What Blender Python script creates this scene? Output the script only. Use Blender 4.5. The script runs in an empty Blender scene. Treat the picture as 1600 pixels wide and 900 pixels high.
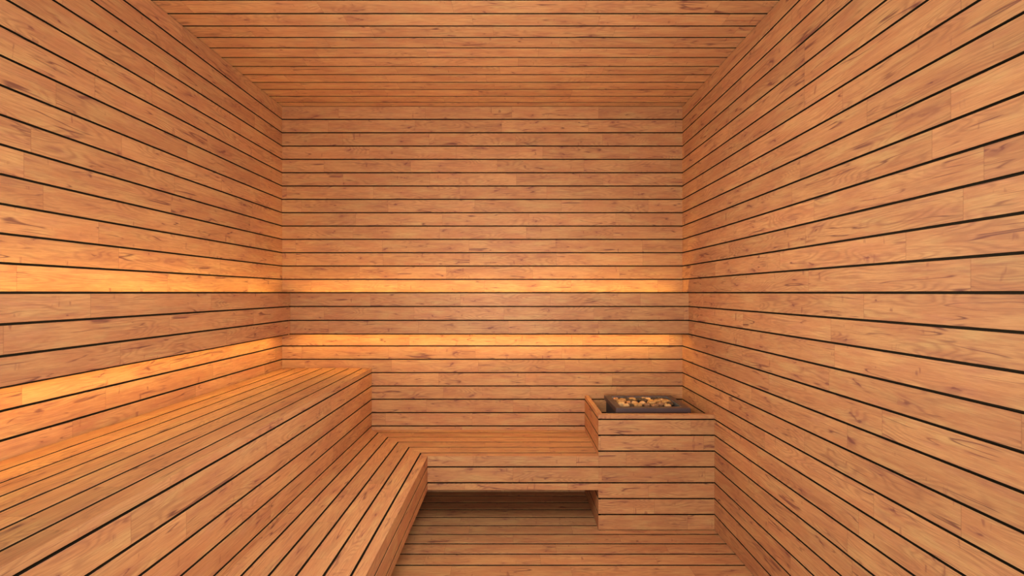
import bpy, bmesh, math, random
from mathutils import Vector, noise

random.seed(7)
W = 0.09            # width of one board (m); every wooden surface follows this module
EYE = 15 * W        # camera height
F = 666.67          # focal length in pixels of a 1600 px frame (15 mm on 36 mm)
X0, Y0 = 800.0, 457.3

C = bpy.context.scene.collection
V = Vector


def P(x, d, z):
    """module units: x right of the camera, d away from the camera, z above the eye -> metres"""
    return V((x * W, d * W, EYE + z * W))


# ------------------------------------------------------------------ materials
class NT:
    def __init__(self, name):
        self.m = bpy.data.materials.new(name)
        self.m.use_nodes = True
        self.t = self.m.node_tree
        self.n = self.t.nodes
        self.b = self.n['Principled BSDF']

    def _set(self, sock, v):
        if isinstance(v, bpy.types.NodeSocket):
            self.t.links.new(v, sock)
        elif v is not None:
            sock.default_value = v

    def math(self, op, a, b=None, c=None, clamp=False):
        n = self.n.new('ShaderNodeMath'); n.operation = op; n.use_clamp = clamp
        self._set(n.inputs[0], a)
        if b is not None: self._set(n.inputs[1], b)
        if c is not None: self._set(n.inputs[2], c)
        return n.outputs[0]

    def xyz(self, x, y, z=0.0):
        n = self.n.new('ShaderNodeCombineXYZ')
        self._set(n.inputs[0], x); self._set(n.inputs[1], y); self._set(n.inputs[2], z)
        return n.outputs[0]

    def noise(self, vec, scale=1.0, detail=2.0, rough=0.5, dist=0.0):
        n = self.n.new('ShaderNodeTexNoise')
        self._set(n.inputs['Vector'], vec); self._set(n.inputs['Scale'], scale)
        self._set(n.inputs['Detail'], detail); self._set(n.inputs['Roughness'], rough)
        self._set(n.inputs['Distortion'], dist)
        return n.outputs[0]

    def white(self, vec):
        n = self.n.new('ShaderNodeTexWhiteNoise'); n.noise_dimensions = '3D'
        self._set(n.inputs['Vector'], vec)
        s = self.n.new('ShaderNodeSeparateColor')
        self.t.links.new(n.outputs['Color'], s.inputs[0])
        return s.outputs

    def step(self, v, lo, hi, a=0.0, b=1.0):
        n = self.n.new('ShaderNodeMapRange'); n.interpolation_type = 'SMOOTHSTEP'
        self._set(n.inputs[0], v)
        for i, q in ((1, lo), (2, hi), (3, a), (4, b)): self._set(n.inputs[i], q)
        return n.outputs[0]

    def mix(self, f, a, b, mode='MIX'):
        n = self.n.new('ShaderNodeMix'); n.data_type = 'RGBA'; n.blend_type = mode
        self._set(n.inputs[0], f)
        self._set(n.inputs[6], (*a, 1) if isinstance(a, tuple) else a)
        self._set(n.inputs[7], (*b, 1) if isinstance(b, tuple) else b)
        return n.outputs[2]


def wood_material():
    t = NT('knotty_wood_boards')
    uv = t.n.new('ShaderNodeUVMap')
    sp = t.n.new('ShaderNodeSeparateXYZ'); t.t.links.new(uv.outputs[0], sp.inputs[0])
    U, Vv = sp.outputs[0], sp.outputs[1]
    vid = t.math('FLOOR', Vv); vf = t.math('FRACT', Vv)
    ro = t.white(t.xyz(vid, 3.7, 1.1))[0]
    s = t.math('MULTIPLY_ADD', U, 1 / 6.5, t.math('MULTIPLY', ro, 7.0))
    seg = t.math('FLOOR', s); sf = t.math('FRACT', s)
    r = t.white(t.xyz(seg, vid, 5.3))
    ux = t.math('MULTIPLY_ADD', r[0], 60.0, t.math('MULTIPLY', sf, 6.5))
    vy = t.math('MULTIPLY_ADD', r[1], 60.0, vf)

    def at(a, b, z=0.0):
        return t.xyz(t.math('MULTIPLY', ux, a), t.math('MULTIPLY', vy, b), z)
    wob = t.noise(at(1.1, 2.4, 9.0), 1, 3, .55)
    # arches of the growth rings
    fld = t.noise(at(.21, 1.15, 2.0), 1, 1.5, .42, .2)
    ph = t.math('MULTIPLY_ADD', wob, 2.0, t.math('MULTIPLY', fld, 130.0))
    rings = t.math('POWER', t.math('MULTIPLY_ADD', t.math('SINE', ph), .5, .5), 1.8)
    rmask = t.step(t.noise(at(.30, .9, 4.0), 1, 2), .40, .60)
    fib = t.noise(at(2.4, 55.0, 1.0), 1, 2.5, .6)
    str_ = t.noise(at(.55, 11.0, 6.0), 1, 4, .62, .5)
    tone = t.noise(at(.35, 1.3, 8.0), 1, 2.5, .55)
    blot = t.noise(at(.50, 4.4, 3.0), 1, 4, .62, .7)
    # base
    c = t.mix(t.step(tone, .36, .64), (.560, .245, .108), (.640, .325, .140))
    c = t.mix(t.step(t.noise(at(.5, 1.9, 12.0), 1, 3, .5), .5, .70, 0, .55), c, (.62, .39, .165))
    c = t.mix(t.step(t.noise(at(.7, 2.6, 31.0), 1, 3, .5), .52, .72, 0, .5), c, (.56, .235, .130))
    c = t.mix(t.step(str_, .44, .66, 0, .50), c, (.42, .165, .080))
    c = t.mix(t.math('MULTIPLY', t.math('MULTIPLY', rings, rmask), .58), c, (.36, .150, .075))
    c = t.mix(t.step(fib, .45, .72, 0, .48), c, (.40, .175, .08))
    c = t.mix(t.step(fib, .50, .25, 0, .30), c, (.78, .46, .22))
    c = t.mix(t.step(blot, .53, .76, 0, .52), c, (.345, .135, .088))
    # cracks running with the grain
    def crack(su, sv, z, wd, lo, hi, amt, c):
        cn = t.noise(at(su, sv, z), 1, 2.2, .42, 0)
        line = t.step(t.math('ABSOLUTE', t.math('SUBTRACT', cn, .5)), .0, wd, 1, 0)
        cm = t.step(t.noise(at(.42, 1.6, z + 3), 1, 1.5), lo, hi)
        return t.mix(t.math('MULTIPLY', t.math('MULTIPLY', line, cm), amt), c, (.15, .045, .038))
    c = crack(.13, 1.7, 14.0, .013, .53, .60, .78, c)
    c = crack(.22, 2.6, 41.0, .016, .56, .63, .55, c)
    # short marks across the grain
    tn = t.noise(at(4.0, .75, 19.0), 1, 2.5, .5, .5)
    tm = t.math('MULTIPLY', t.step(tn, .60, .70), t.step(t.noise(at(.8, 1.8, 21.0), 1, 1), .58, .66))
    c = t.mix(t.math('MULTIPLY', tm, .60), c, (.26, .09, .060))
    # knots: few, drawn out along the grain
    vor = t.n.new('ShaderNodeTexVoronoi'); vor.voronoi_dimensions = '2D'
    wv = t.math('MULTIPLY_ADD', wob, .8, t.math('MULTIPLY', vy, 1.3))
    t.t.links.new(t.xyz(t.math('MULTIPLY_ADD', wob, .5, t.math('MULTIPLY', ux, .42)), wv), vor.inputs['Vector'])
    vor.inputs['Scale'].default_value = 1.0
    vs = t.n.new('ShaderNodeSeparateColor'); t.t.links.new(vor.outputs['Color'], vs.inputs[0])
    pick = t.step(vs.outputs[0], .60, .64)
    rad = t.math('MULTIPLY_ADD', vs.outputs[1], .07, .035)
    k = t.step(t.math('DIVIDE', vor.outputs['Distance'], rad), .2, 1.1, 1, 0)
    k2 = t.step(t.math('DIVIDE', vor.outputs['Distance'], rad), .5, 4.2, 1, 0)
    k2 = t.math('MULTIPLY', k2, t.step(t.math('ADD', rings, blot), .7, 1.3, .35, 1))
    c = t.mix(t.math('MULTIPLY', t.math('MULTIPLY', k2, pick), .55), c, (.34, .125, .080))
    c = t.mix(t.math('MULTIPLY', t.math('MULTIPLY', k, pick), .72), c, (.19, .060, .048))
    # every length of board has a slightly different tone, with a hairline butt joint
    tonev = t.math('MULTIPLY_ADD', r[2], .15, .925)
    mu = t.n.new('ShaderNodeMix'); mu.data_type = 'RGBA'; mu.blend_type = 'MULTIPLY'; mu.inputs[0].default_value = 1
    t.t.links.new(c, mu.inputs[6]); t.t.links.new(t.xyz(tonev, tonev, tonev), mu.inputs[7])
    c = mu.outputs[2]
    e = t.math('MINIMUM', sf, t.math('SUBTRACT', 1.0, sf))
    c = t.mix(t.step(e, .0, .0035, .40, 0), c, (.26, .10, .05))
    c = t.mix(1.0, c, TINT, 'MULTIPLY')
    t.t.links.new(c, t.b.inputs['Base Color'])
    t.b.inputs['Roughness'].default_value = .62
    t.b.inputs['Specular IOR Level'].default_value = .18
    bp = t.n.new('ShaderNodeBump'); bp.inputs['Strength'].default_value = .12; bp.inputs['Distance'].default_value = .001
    t.t.links.new(fib, bp.inputs['Height']); t.t.links.new(bp.outputs[0], t.b.inputs['Normal'])
    return t.m


def plain(name, col, rough=.6, metal=0.0, spec=.3, var=.12, scale=40):
    t = NT(name)
    tc = t.n.new('ShaderNodeTexCoord')
    n = t.noise(tc.outputs['Object'], scale, 3, .55)
    c = t.mix(t.step(n, .3, .7), tuple(q * (1 - var) for q in col), tuple(min(1, q * (1 + var)) for q in col))
    t.t.links.new(c, t.b.inputs['Base Color'])
    t.b.inputs['Roughness'].default_value = rough; t.b.inputs['Metallic'].default_value = metal
    t.b.inputs['Specular IOR Level'].default_value = spec
    return t.m


WS = .46
MW = 61
MW2 = 195
TINT = (.905, .66, .475)
WOOD = wood_material()
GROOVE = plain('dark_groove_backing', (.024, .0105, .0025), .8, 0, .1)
METAL = plain('dark_brown_coated_steel', (.100, .046, .034), .42, .3, .5, .08, 15)
STEEL = plain('bare_sheet_steel', (.45, .43, .41), .3, .9, .5, .05, 20)
BLACKM = plain('charcoal_painted_steel', (.022, .021, .023), .45, 0, .35, .1, 20)
LAMPBODY = plain('white_plastic', (.7, .68, .62), .5)


def emission(name, col, s):
    m = bpy.data.materials.new(name); m.use_nodes = True
    b = m.node_tree.nodes['Principled BSDF']
    b.inputs['Base Color'].default_value = (*col, 1)
    b.inputs['Emission Color'].default_value = (*col, 1); b.inputs['Emission Strength'].default_value = s
    return m


LED = emission('warm_led_diffuser', (1.0, .86, .28), 42.0)

# ------------------------------------------------------------------ object helpers
def link(name, me, parent=None):
    o = bpy.data.objects.new(name, me); C.objects.link(o)
    if parent: o.parent = parent
    return o


def tag(o, label=None, cat=None, group=None, kind=None):
    if label: o['label'] = label
    if cat: o['category'] = cat
    if group: o['group'] = group
    if kind: o['kind'] = kind
    return o


def empty(name, loc):
    o = link(name, None); o.location = loc; return o


class MB:
    """collects faces (points in metres) with uv and material index"""
    def __init__(self, mats):
        self.v, self.f, self.uv, self.mi, self.mats = [], [], [], [], mats

    def face(self, pts, uvs=None, mi=0, n=None):
        pts = [V(p) for p in pts]
        if uvs is None: uvs = [(0, 0)] * len(pts)
        if n is not None:
            fn = (pts[1] - pts[0]).cross(pts[2] - pts[0])
            if fn.dot(n) < 0: pts = pts[::-1]; uvs = list(uvs)[::-1]
        i = len(self.v); self.v += pts; self.f.append(list(range(i, i + len(pts))))
        self.uv += list(uvs); self.mi.append(mi)

    def box(self, a, b, mi=0, uvrow=0.0, grain=0):
        """axis-aligned box; the grain runs along axis 'grain'"""
        a, b = V(a), V(b)
        lo = V([min(a[i], b[i]) for i in range(3)]); hi = V([max(a[i], b[i]) for i in range(3)])
        c = (lo + hi) / 2
        for ax in range(3):
            o = [i for i in range(3) if i != ax]
            for s, val in ((-1, lo[ax]), (1, hi[ax])):
                pts = []
                for p, q in ((0, 0), (1, 0), (1, 1), (0, 1)):
                    w = V((0, 0, 0)); w[ax] = val
                    w[o[0]] = (lo, hi)[p][o[0]]; w[o[1]] = (lo, hi)[q][o[1]]
                    pts.append(w)
                n = V((0, 0, 0)); n[ax] = s
                g = grain if grain != ax else o[0]
                h = [i for i in o if i != g][0]
                uvs = [(p_[g] / W, uvrow + .04 + .9 * min(.99, (p_[h] - lo[h]) / W)) for p_ in pts]
                self.face(pts, uvs, mi, n)

    def build(self, name, parent=None, smooth=False, origin=None):
        me = bpy.data.meshes.new(name)
        o0 = origin if origin is not None else V((0, 0, 0))
        me.from_pydata([tuple(p - o0) for p in self.v], [], self.f)
        for m in self.mats: me.materials.append(m)
        ul = me.uv_layers.new(name='UVMap')
        for i, q in enumerate(self.uv): ul.data[i].uv = q
        for p, m in zip(me.polygons, self.mi): p.material_index = m
        bm = bmesh.new(); bm.from_mesh(me)
        bmesh.ops.remove_doubles(bm, verts=bm.verts, dist=1e-5)
        bm.to_mesh(me); bm.free()
        if smooth:
            for p in me.polygons: p.use_smooth = True
        return link(name, me, parent)


G_FLAT = .102
G = G_WALL = .084      # groove width, in modules
GD = .15      # groove depth
CH = .010     # chamfer


def boards(mb, org, u, v, n, u0, u1, v0, v1, phase, row, d=GD, keep=(False, False)):
    G = G_FLAT if abs(n.z) > .5 else G_WALL
    """Strips of boards on the plane org + u*U + v*V (modules), front face facing n.
    u0, u1: numbers or functions of v. Grooves at v = phase + integer."""
    fu0 = u0 if callable(u0) else (lambda q: u0)
    fu1 = u1 if callable(u1) else (lambda q: u1)

    def pt(a, b, h): return org + (u * a + v * b + n * h) * W
    k = math.floor(v0 - phase - 1e-6)
    while k + phase < v1 - 1e-6:
        a, b = k + phase + G / 2, k + phase + 1 - G / 2
        prof = []
        if a < v0 - 1e-6 and not keep[0]: prof += [(v0, 0)]
        else: a = max(a, v0); prof += [(a, -d), (a, -CH), (a + CH, 0)]
        if b > v1 + 1e-6 and not keep[1]: prof += [(v1, 0)]
        else: b = min(b, v1); prof += [(b - CH, 0), (b, -CH), (b, -d)]
        if prof[-1][0] - prof[0][0] > .005:
            for (p, hp), (q, hq) in zip(prof, prof[1:]):
                pts = [pt(fu0(p), p, hp), pt(fu1(p), p, hp), pt(fu1(q), q, hq), pt(fu0(q), q, hq)]
                fp, fq = (p - k - phase), (q - k - phase)
                uv = [(fu0(p), row + k + fp), (fu1(p), row + k + fp), (fu1(q), row + k + fq), (fu0(q), row + k + fq)]
                uv = [(x, min(max(y, row + k + .002), row + k + .998)) for x, y in uv]
                side = (v * (-(hq - hp)) + n * (q - p))
                if side.length < 1e-9: side = v * (-1 if hq > hp else 1)
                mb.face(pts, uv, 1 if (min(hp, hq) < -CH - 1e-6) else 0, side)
        k += 1
    # backing seen at the bottom of the grooves
    q0, q1 = v0, v1
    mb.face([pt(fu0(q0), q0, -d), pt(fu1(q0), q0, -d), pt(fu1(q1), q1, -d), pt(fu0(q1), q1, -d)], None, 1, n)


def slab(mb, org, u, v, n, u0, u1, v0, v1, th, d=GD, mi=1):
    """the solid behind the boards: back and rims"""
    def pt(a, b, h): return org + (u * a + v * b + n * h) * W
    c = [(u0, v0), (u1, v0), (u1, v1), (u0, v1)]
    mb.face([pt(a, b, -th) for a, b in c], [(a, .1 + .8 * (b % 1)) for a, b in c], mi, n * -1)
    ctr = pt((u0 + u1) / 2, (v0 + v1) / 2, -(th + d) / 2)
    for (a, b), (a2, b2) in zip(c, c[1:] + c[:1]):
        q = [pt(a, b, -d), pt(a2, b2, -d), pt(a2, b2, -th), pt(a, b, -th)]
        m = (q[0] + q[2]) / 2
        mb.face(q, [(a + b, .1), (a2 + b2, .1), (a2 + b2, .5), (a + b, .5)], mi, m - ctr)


ux, uy, uz = V((1, 0, 0)), V((0, 1, 0)), V((0, 0, 1))
O = P(0, 0, 0)
XL, XR, DB, ZC, ZF, DF = -17.235, 12.775, 32.0, 14.0, -15.0, 6.0
GP = .42     # groove phase in depth for ceiling
FP = .49     # for floor
DWL, DWR, DC, DFL = 7.0, 4.0, 14.0, 15.5   # where the photographed stretch of each surface starts
T = 1.0      # wall thickness in modules

# ------------------------------------------------------------------ the room
def struct(name, org, u, v, n, u0, u1, v0, v1, phase, row):
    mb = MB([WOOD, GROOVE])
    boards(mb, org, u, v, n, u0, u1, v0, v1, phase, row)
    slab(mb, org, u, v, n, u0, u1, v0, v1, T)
    o = mb.build(name); o['kind'] = 'structure'
    return o


struct('wall_back', O + uy * DB * W, ux, uz, uy * -1, XL - GD, XR + GD, ZF, ZC, 0, 100)
struct('wall_left', O + ux * XL * W, uy, uz, ux, DWL, DB + GD, ZF, ZC, 0, 200)
struct('wall_right', O + ux * XR * W, uy, uz, ux * -1, DWR, DB + GD, ZF, ZC, 0, 300)
struct('ceiling', O + uz * ZC * W, ux, uy, uz * -1, XL - GD, XR + GD, DC, DB + GD, GP, 400)
struct('floor', O + uz * ZF * W, ux, uy, uz, XL - GD, XR + GD, DFL, DB + GD, FP, 500)

# ------------------------------------------------------------------ benches
ZU, XU = -5.65, -10.51                 # upper bench: top height, front edge
ZLW, XLW, DLW, ZLB = -10.31, -5.33, 26.92, -12.45   # lower bench: top, left run front, back run front, underside
SP, LP = .80, .13                      # groove phases in x
e = .004

ub = empty('upper_bench', P((XL + XU) / 2, 16, ZF))
tag(ub, 'tall upper wooden bench along the left wall, its seat lit orange by the strip light', 'bench')


def into(mb, name, parent):
    o = mb.build(name, None, origin=parent.location); o.parent = parent
    return o


mb = MB([WOOD, GROOVE])
boards(mb, O + uz * ZU * W, uy, ux, uz, DF, DB - e, XL + e, XU, SP, 600)
slab(mb, O + uz * ZU * W, uy, ux, uz, DF, DB - e, XL + e, XU - .30, .30, mi=0)
into(mb, 'seat', ub)
mb = MB([WOOD, GROOVE])
boards(mb, O + ux * XU * W, uy, uz, ux, DF, DB - e, ZLB, ZU, 0, 700)
slab(mb, O + ux * XU * W, uy, uz, ux, DF, DB - e, ZLB, ZU - GD, .28, mi=0)
into(mb, 'front_panel', ub)
for d in (16.5, 23.5, 31):              # carriers below the seat and the posts under the front
    mb = MB([WOOD, GROOVE])
    mb.box(P(XU - .9, d, ZF), P(XU - .3, d + .6, ZU - .32), 0, 3, 2)
    into(mb, 'leg', ub)

lb = empty('lower_bench', P(-7, 20, ZF))
tag(lb, 'low L-shaped wooden bench with a mitred corner, running along the back wall', 'bench')
XBOX = 5.45                            # left face of the heater surround
mit = lambda q: DLW + (XLW - q)        # mitre line: depth as a function of x
ZS = O + uz * ZLW * W
# left run of the seat: boards along the depth
mb = MB([WOOD, GROOVE])
boards(mb, ZS, uy, ux, uz, DF, lambda x: min(DB - e, mit(x)), XU + .004, XLW, LP, 800)
slab(mb, ZS, uy, ux, uz, DF, DLW, XU + .004, XLW - .28, .30, mi=0)
into(mb, 'seat', lb)
# back run of the seat: boards along x
mb = MB([WOOD, GROOVE])
PHB = (DLW + XLW) - LP                 # so that the grooves meet on the mitre
PHB -= math.floor(PHB)
boards(mb, ZS, ux, uy, uz, lambda d: XLW - (d - DLW), XBOX - e, DLW, DB - e, PHB, 900)
slab(mb, ZS, ux, uy, uz, XU + .004, XBOX - e, DLW + .28, DB - e, .30, mi=0)
into(mb, 'seat', lb)
mb = MB([WOOD, GROOVE])
boards(mb, O + ux * XLW * W, uy, uz, ux, DF, DLW + .0, ZLB, ZLW, 0, 1000)
slab(mb, O + ux * XLW * W, uy, uz, ux, DF, DLW + .0, ZLB, ZLW - GD, .28, mi=0)
into(mb, 'front_panel', lb)
mb = MB([WOOD, GROOVE])
boards(mb, O + uy * DLW * W, ux, uz, uy * -1, XLW - .28, XBOX - e, ZLB, ZLW, 0, 1100)
slab(mb, O + uy * DLW * W, ux, uz, uy * -1, XLW - .28, XBOX - e, ZLB, ZLW - GD, .28, mi=0)
into(mb, 'front_panel', lb)
for d in (16.5, 23.5):
    mb = MB([WOOD, GROOVE])
    mb.box(P(XU + .3, d, ZF), P(XU + .9, d + .6, ZLW - .32), 0, 5, 2)
    into(mb, 'leg', lb)
mb = MB([WOOD, GROOVE])
mb.box(P(XU + .02, DB - .5, ZLW - 1.2), P(XBOX - .02, DB - .05, ZLW - .32), 0, 7, 0)
into(mb, 'wall_batten', lb)

# ------------------------------------------------------------------ slatted backrests
ZB0, ZB1 = -3.0, 0.0
DPN, XPN, TH = 30.84, -16.02, .26


def backrest(label, org, u, n, u0, u1, row, brackets):
    r = empty('backrest', org + u * ((u0 + u1) / 2) * W + uz * ZB0 * W)
    tag(r, label, 'backrest', 'board backrests on the walls')
    mb = MB([WOOD, GROOVE])
    boards(mb, org, u, uz, n, u0, u1, ZB0 - G / 2, ZB1 + G / 2, 0, row)
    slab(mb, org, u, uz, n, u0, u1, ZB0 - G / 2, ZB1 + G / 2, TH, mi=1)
    into(mb, 'panel', r)
    return r


r1 = backrest('three-board wooden backrest across the back wall, between two glowing bands of light', O + uy * DPN * W, ux, uy * -1, XPN - GD, XR - e, 1200, None)
r2 = backrest('three-board wooden backrest along the left wall above the upper bench', O + ux * XPN * W, uy, ux, DF, DPN - .002, 1300, None)
for x in (-14, -8, -2, 4, 10):
    mb = MB([WOOD, GROOVE]); mb.box(P(x - .2, DPN + TH, -1.9), P(x + .2, DB - .002, -1.1), 0, 2, 1)
    into(mb, 'wall_mount', r1)
for d in (6.5, 14, 21, 28):
    mb = MB([WOOD, GROOVE]); mb.box(P(XPN - TH, d - .2, -1.9), P(XL + .002, d + .2, -1.1), 0, 2, 0)
    into(mb, 'wall_mount', r2)


def led(label, a, b, face):
    """a thin channel with a glowing diffuser on its upper or lower side"""
    r = empty('strip_light', (V(a) + V(b)) / 2)
    tag(r, label, 'strip light', 'warm strip lights behind the backrests')
    a, b = V(a), V(b)
    lo = V([min(a[i], b[i]) for i in range(3)]); hi = V([max(a[i], b[i]) for i in range(3)])
    mb = MB([LAMPBODY]); mb.box(lo, hi); into(mb, 'mounting_channel', r)
    mb = MB([LED])
    z0, z1 = (hi.z, hi.z + .002) if face > 0 else (lo.z - .002, lo.z)
    mb.box(V((lo.x + .002, lo.y + .002, z0)), V((hi.x - .002, hi.y - .002, z1)))
    into(mb, 'diffuser', r)


LX0, LX1 = -15.9, 12.2
led('warm strip light shining up behind the back wall backrest', P(LX0, DPN + TH + .05, -.45), P(LX1, DPN + TH + .22, -.30), 1)
led('warm strip light shining down behind the back wall backrest', P(LX0, DPN + TH + .05, -2.98), P(LX1, DPN + TH + .22, -2.82), -1)
led('warm strip light shining up behind the left wall backrest', P(XPN - TH - .05, DF + 1, -.45), P(XPN - TH - .22, 30.7, -.30), 1)
led('warm strip light shining down behind the left wall backrest', P(XPN - TH - .05, DF + 1, -2.98), P(XPN - TH - .22, 30.7, -2.82), -1)

# ------------------------------------------------------------------ heater surround (open-topped box)
ZR, RT = -7.70, .30
hs = empty('heater_surround', P((XBOX + XR) / 2, (DLW + DB) / 2, ZF))
tag(hs, 'square open-topped wooden box in the right corner that encloses the stone heater', 'heater surround')
mb = MB([WOOD, GROOVE])
boards(mb, O + uy * (DLW - .002) * W, ux, uz, uy * -1, XBOX, XR - e, ZF, ZR, 0, 1400)
slab(mb, O + uy * (DLW - .002) * W, ux, uz, uy * -1, XBOX + .02, XR - e, ZF, ZR - GD, RT, mi=0)
into(mb, 'front_panel', hs)
mb = MB([WOOD, GROOVE])
boards(mb, O + ux * XBOX * W, uy, uz, ux * -1, DLW - .002, DB - e, ZF, ZR, 0, 1500)
slab(mb, O + ux * XBOX * W, uy, uz, ux * -1, DLW + RT, DB - e, ZF, ZR - GD, RT, mi=0)
into(mb, 'side_panel', hs)
# the flat rim: two mitred boards
mb = MB([WOOD, GROOVE])
f0 = DLW - .002


def rim(pts, uvs):
    mb.face(pts, uvs, 0, uz)
    k = len(pts)
    low = [p - uz * GD * W * 1.0 for p in pts]
    ctr = sum(pts, V()) / k
    inner = lambda m: m.x > (XBOX + .1) * W and m.y > (f0 + .1) * W
    for i in range(k):
        j = (i + 1) % k
        m = (pts[i] + pts[j]) / 2
        if not inner(m): continue
        mb.face([pts[i], pts[j], low[j], low[i]], [uvs[i], uvs[j], uvs[j], uvs[i]], 0, m - ctr)


zr = ZR + .001
rim([P(XBOX, f0, zr), P(XR - e, f0, zr), P(XR - e, f0 + RT, zr), P(XBOX + RT, f0 + RT, zr)],
    [(3, 1600.3), (10, 1600.3), (10, 1600.6), (3.3, 1600.6)])
rim([P(XBOX, f0, zr), P(XBOX + RT, f0 + RT, zr), P(XBOX + RT, DB - e, zr), P(XBOX, DB - e, zr)],
    [(20, 1601.3), (20.3, 1601.6), (25, 1601.6), (25, 1601.3)])
into(mb, 'rim', hs)
# low deck inside the box that carries the heater
mb = MB([WOOD, GROOVE])
boards(mb, O + uz * -12.3 * W, ux, uy, uz, XBOX + RT + .01, XR - e, DLW + RT + .01, DB - e, FP, 1700)
slab(mb, O + uz * -12.3 * W, ux, uy, uz, XBOX + RT + .01, XR - e, DLW + RT + .01, DB - e, .4, mi=0)
into(mb, 'inner_shelf', hs)

# ------------------------------------------------------------------ heater
HX0, HX1, HD0, HD1, HZ = 6.755, 11.60, 27.70, 31.24, -7.49
FH, FW = .315, .40
HB = -12.3
ht = empty('sauna_heater', P((HX0 + HX1) / 2, (HD0 + HD1) / 2, HB))
tag(ht, 'dark metal sauna heater with a broad flat frame around a tray of stones', 'sauna heater')


def frame_mesh():
    """square ring with a rounded outer edge: profile swept round four corners"""
    r = .07
    prof = [(0, -FH), (0, -r)] + [(r - r * math.cos(a), -r + r * math.sin(a)) for a in (math.radians(q) for q in (22, 45, 68))] + \
           [(r, 0), (FW - .02, 0), (FW, -.02), (FW, -FH)]
    mb = MB([METAL])
    rings = []
    for (sx, sd) in ((0, 0), (1, 0), (1, 1), (0, 1)):
        ring = []
        for (i, h) in prof:
            x = HX0 + i if sx == 0 else HX1 - i
            d = HD0 + i if sd == 0 else HD1 - i
            ring.append(P(x, d, HZ + h))
        rings.append(ring)
    k = len(prof)
    for s in range(4):
        A, B = rings[s], rings[(s + 1) % 4]
        for i in range(k):
            j = (i + 1) % k
            mb.face([A[i], B[i], B[j], A[j]])
    return mb


o = into(frame_mesh(), 'frame', ht)
bm = bmesh.new(); bm.from_mesh(o.data); bmesh.ops.recalc_face_normals(bm, faces=bm.faces); bm.to_mesh(o.data); bm.free()
IN = .12
mb = MB([BLACKM])   # body: four walls and a bottom, open on top
x0, x1, d0, d1 = HX0 + IN, HX1 - IN, HD0 + IN, HD1 - IN
for a, b in (((x0, d0), (x1, d0 + .06)), ((x0, d1 - .06), (x1, d1)), ((x0, d0 + .06), (x0 + .06, d1 - .06)), ((x1 - .06, d0 + .06), (x1, d1 - .06))):
    mb.box(P(a[0], a[1], HB + .25), P(b[0], b[1], HZ - FH + .04))
mb.box(P(x0, d0, HB + .25), P(x1, d1, HB + .35))
into(mb, 'body', ht)
mb = MB([STEEL])    # bare steel lining seen above the stones
x0, x1, d0, d1 = HX0 + FW, HX1 - FW, HD0 + FW, HD1 - FW
LT = .03
for a, b in (((x0, d0), (x1, d0 + LT)), ((x0, d1 - LT), (x1, d1)), ((x0, d0 + LT), (x0 + LT, d1 - LT)), ((x1 - LT, d0 + LT), (x1, d1 - LT))):
    mb.box(P(a[0], a[1], -8.05), P(b[0], b[1], HZ - .03))
lin = into(mb, 'lining', ht); lin['label'] = 'bare bright steel lining'
mb = MB([BLACKM])
mb.box(P(x0 + LT, d0 + LT, -8.05), P(x1 - LT, d1 - LT, -7.95))
for q in range(12):
    xx = x0 + (q + .5) * (x1 - x0) / 12
    mb.box(P(xx - .04, d0 + LT, -7.95), P(xx + .04, d1 - LT, -7.88))
into(mb, 'stone_tray', ht)
for sx in (HX0 + .4, HX1 - .4):
    for sd in (HD0 + .4, HD1 - .4):
        mb = MB([BLACKM]); mb.box(P(sx - .12, sd - .12, HB), P(sx + .12, sd + .12, HB + .25)); into(mb, 'foot', ht)

# ------------------------------------------------------------------ stones
def stone_mat(name, a, b):
    t = NT(name)
    tc = t.n.new('ShaderNodeTexCoord')
    a, b = ((q[0] * 1.12, q[1] * .88, q[2] * .82) for q in (a, b))
    n = t.noise(tc.outputs['Object'], 45, 4, .6)
    c = t.mix(t.step(n, .35, .68), a, b)
    f = t.noise(tc.outputs['Object'], 260, 2, .6)
    c = t.mix(t.step(f, .55, .75, 0, .4), c, tuple(q * .45 for q in a))
    t.t.links.new(c, t.b.inputs['Base Color'])
    t.b.inputs['Roughness'].default_value = .75; t.b.inputs['Specular IOR Level'].default_value = .25
    return t.m


SM = {'light tan': stone_mat('light_tan_stone', (.52, .29, .10), (.68, .42, .17)),
      'tan': stone_mat('tan_stone', (.38, .185, .05), (.52, .28, .085)),
      'orange tan': stone_mat('orange_tan_stone', (.40, .15, .045), (.52, .26, .09)),
      'brown': stone_mat('brown_stone', (.22, .10, .04), (.32, .17, .07)),
      'dark brown': stone_mat('dark_brown_stone', (.06, .032, .013), (.13, .070, .028))}

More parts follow.
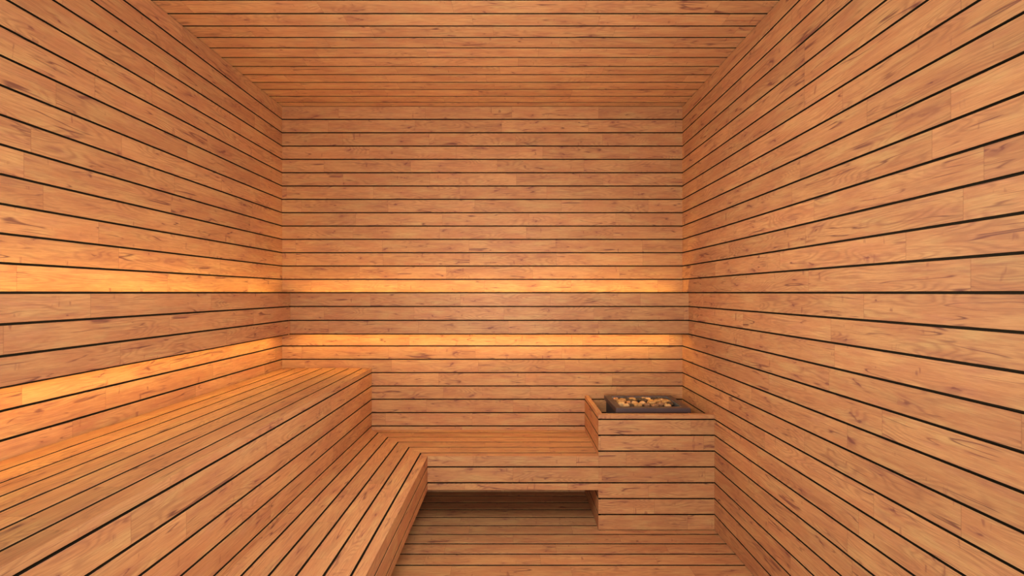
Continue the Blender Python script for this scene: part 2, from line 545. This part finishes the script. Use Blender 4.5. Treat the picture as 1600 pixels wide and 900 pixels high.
# pixel centre, pixel half width, half height (module), colour, label
ST = [
 (962, 621.5, 4.0, 'orange tan', 'orange tan stone in the back left corner of the heater tray'),
 (974, 619.8, 4.8, 'dark brown', 'dark brown stone against the back edge, nearest to the left corner of the tray'),
 (966.5, 621.5, 3.2, 'dark brown', 'small dark stone squeezed beside the orange one at the back left'),
 (973.5, 624.3, 5.5, 'tan', 'tan stone just behind the wide pale stone on the left side'),
 (970.5, 628.2, 7.0, 'tan', 'wide pale tan stone on the left edge of the tray'),
 (984.5, 622.6, 6.0, 'tan', 'tan stone in the back row, left of the big dark stone'),
 (986.8, 626.2, 5.2, 'dark brown', 'small dark brown stone in a hollow behind the pale front stones'),
 (982.5, 629.6, 3.6, 'orange tan', 'small round pinkish tan stone left of the middle'),
 (992, 629.9, 5.5, 'light tan', 'flat light tan stone with a blunt end, left of centre'),
 (971.5, 631.6, 5.8, 'light tan', 'light tan stone at the front left of the tray, behind the foremost one'),
 (978.8, 633.8, 5.2, 'light tan', 'light tan stone half hidden by the front frame, nearest the left corner'),
 (995.5, 633.4, 7.6, 'tan', 'long tan stone lying along the front frame, left of centre'),
 (1003.5, 630.3, 5.0, 'light tan', 'pale cream stone just left of the biggest tan stone'),
 (995, 620.8, 5.0, 'dark brown', 'dark brown stone in the back row behind the big dark stone'),
 (1003.8, 624.2, 6.2, 'dark brown', 'big dark brown stone near the middle of the tray'),
 (1000.8, 621.2, 3.4, 'light tan', 'small light stone peeping out behind the big dark stone'),
 (1011, 622.3, 4.8, 'light tan', 'light tan stone at the back, right of the big dark stone'),
 (1014, 626.4, 5.0, 'tan', 'tan stone directly behind the biggest stone'),
 (1018, 630.0, 7.6, 'tan', 'biggest tan stone, at the centre front of the tray'),
 (1011, 632.8, 5.0, 'brown', 'flat brown stone in front of the cream stone, by the front frame'),
 (1021, 620.4, 5.2, 'dark brown', 'dark brown stone against the back edge, right of centre'),
 (1025, 626.0, 6.6, 'tan', 'oval tan stone behind and right of the biggest stone'),
 (1033.5, 622.8, 4.6, 'light tan', 'light tan slanting stone in the back row on the right'),
 (1031.5, 632.0, 6.2, 'brown', 'reddish brown stone near the front, right of the biggest stone'),
 (1042.5, 628.0, 7.4, 'tan', 'wide golden tan stone on the right side of the tray'),
 (1041, 622.0, 5.0, 'dark brown', 'dark brown stone at the back right corner'),
 (1053, 630.6, 5.0, 'dark brown', 'dark speckled stone in the front right corner of the tray'),
 (1043.5, 634.2, 5.2, 'light tan', 'pale pinkish stone half hidden by the front frame on the right'),
 (1050, 625.2, 4.2, 'brown', 'brown stone by the right edge behind the dark speckled one'),
 (1023, 634.2, 5.5, 'brown', 'brown stone mostly hidden behind the front frame, right of centre'),
 (987.5, 633.8, 3.8, 'dark brown', 'small dark stone in the gap at the front, between two pale stones'),
 (1029.5, 620.6, 4.4, 'dark brown', 'dark stone against the back edge, next to the slanting light one'),
]


def stone(i, x, d, zc, rx, ry, rz, mat, label):
    rnd = random.Random(100 + i)
    bm = bmesh.new(); bmesh.ops.create_icosphere(bm, subdivisions=4, radius=1)
    off = V((rnd.uniform(-50, 50), rnd.uniform(-50, 50), rnd.uniform(-50, 50)))
    ang = rnd.uniform(-.25, .25); tilt = rnd.uniform(-.12, .12)
    pw = rnd.uniform(2.4, 3.4)
    for v in bm.verts:
        c = v.co.normalized()
        s = (abs(c.x) ** pw + abs(c.y) ** pw + abs(c.z) ** 2.5) ** (-1 / pw)
        k = s * (1 + .16 * noise.noise(c * 1.1 + off) + .045 * noise.noise(c * 3.2 + off) + .012 * noise.noise(c * 9 + off))
        q = V((c.x * k * rx, c.y * k * ry, c.z * k * rz))
        q = V((q.x, q.y, q.z + tilt * q.x))
        v.co = V((q.x * math.cos(ang) - q.y * math.sin(ang), q.x * math.sin(ang) + q.y * math.cos(ang), q.z)) * W
    me = bpy.data.meshes.new('heater_stone'); bm.to_mesh(me); bm.free()
    for p in me.polygons: p.use_smooth = True
    me.materials.append(mat)
    o = link('heater_stone', me); o.location = P(x, d, zc)
    tag(o, label, 'stone', 'stones in the heater tray')
    return o


PS = []
for i, (px, py, hw, col, lab) in enumerate(ST):
    rnd = random.Random(i)
    zb = 7.70 - .06 * max(0, min(1, (635 - py) / 16.0))
    d = F * zb / (py - Y0)
    r = hw * d / F                          # half width in modules
    PS.append([(px - X0) * d / F, d, r * .95, min(.25, r * rnd.uniform(.8, 1.0)), zb])


def keep_in(p):
    p[0] = min(max(p[0], HX0 + FW + p[2] + .07), HX1 - FW - p[2] - .07)
    p[1] = min(max(p[1], HD0 + FW + p[3] + .07), HD1 - FW - p[3] - .07)


for p in PS: keep_in(p)
for step in range(120):                     # settle the stones side by side
    for i, p in enumerate(PS):
        for q in PS[i + 1:]:
            dx, dd = q[0] - p[0], q[1] - p[1]
            sx, sd = (p[2] + q[2]) * .93, (p[3] + q[3]) * .93
            k = math.hypot(dx / sx, dd / sd)
            if k < 1:
                k = max(k, .05); m = (1 / k - 1) * .25
                p[0] -= dx * m; q[0] += dx * m
                p[1] -= dd * m; q[1] += dd * m
                keep_in(p); keep_in(q)
for i, ((px, py, hw, col, lab), p) in enumerate(zip(ST, PS)):
    stone(i, p[0], p[1], -p[4], p[2], p[3], min(.175, max(.13, p[2] * .6)), SM[col], lab)

# ------------------------------------------------------------------ light
w = bpy.data.worlds.new('daylight'); bpy.context.scene.world = w; w.use_nodes = True
bg = w.node_tree.nodes['Background']
bg.inputs['Color'].default_value = (.80, 1.07, 1.22, 1); wt = w.node_tree
wc = wt.nodes.new('ShaderNodeTexCoord'); wsx = wt.nodes.new('ShaderNodeSeparateXYZ')
wt.links.new(wc.outputs['Generated'], wsx.inputs[0])
wa = wt.nodes.new('ShaderNodeMath'); wa.operation = 'ABSOLUTE'; wt.links.new(wsx.outputs[2], wa.inputs[0])
wm = wt.nodes.new('ShaderNodeMath'); wm.operation = 'MULTIPLY_ADD'       # overcast sky with ground glow added to light the ceiling: dimmer at the horizon
wt.links.new(wa.outputs[0], wm.inputs[0]); wm.inputs[1].default_value = WS * 1.4; wm.inputs[2].default_value = WS * .7
wt.links.new(wm.outputs[0], bg.inputs['Strength'])

for loc, en in (((-1.0, 16.5, 1.5), MW), ((-1.0, -14.0, -3.5), MW2)):  # added fill lights without fixtures: one mid-room, one behind the camera
    pl = bpy.data.lights.new('fill_light', 'POINT'); pl.energy = en; pl.color = (.79, 1.07, 1.22); pl.shadow_soft_size = .30
    po = bpy.data.objects.new('fill_light', pl); C.objects.link(po); po.location = P(*loc)

# ------------------------------------------------------------------ camera
cd = bpy.data.cameras.new('camera'); cam = bpy.data.objects.new('camera', cd); C.objects.link(cam)
cam.location = P(0, 0, 0); cam.rotation_euler = (math.pi / 2, 0, 0)
cd.sensor_width = 36; cd.lens = 15.0; cd.shift_y = 7.3 / 1600; cd.clip_start = .02
sc = bpy.context.scene
sc.camera = cam
sc.view_settings.view_transform = 'Standard'; sc.view_settings.look = 'None'
sc.view_settings.exposure = 0.0; sc.view_settings.gamma = 1.0
sc.view_settings.use_curve_mapping = False
sc.cycles.max_bounces = 10; sc.cycles.diffuse_bounces = 3
sc.cycles.use_denoising = True
sc.cycles.sample_clamp_indirect = 6
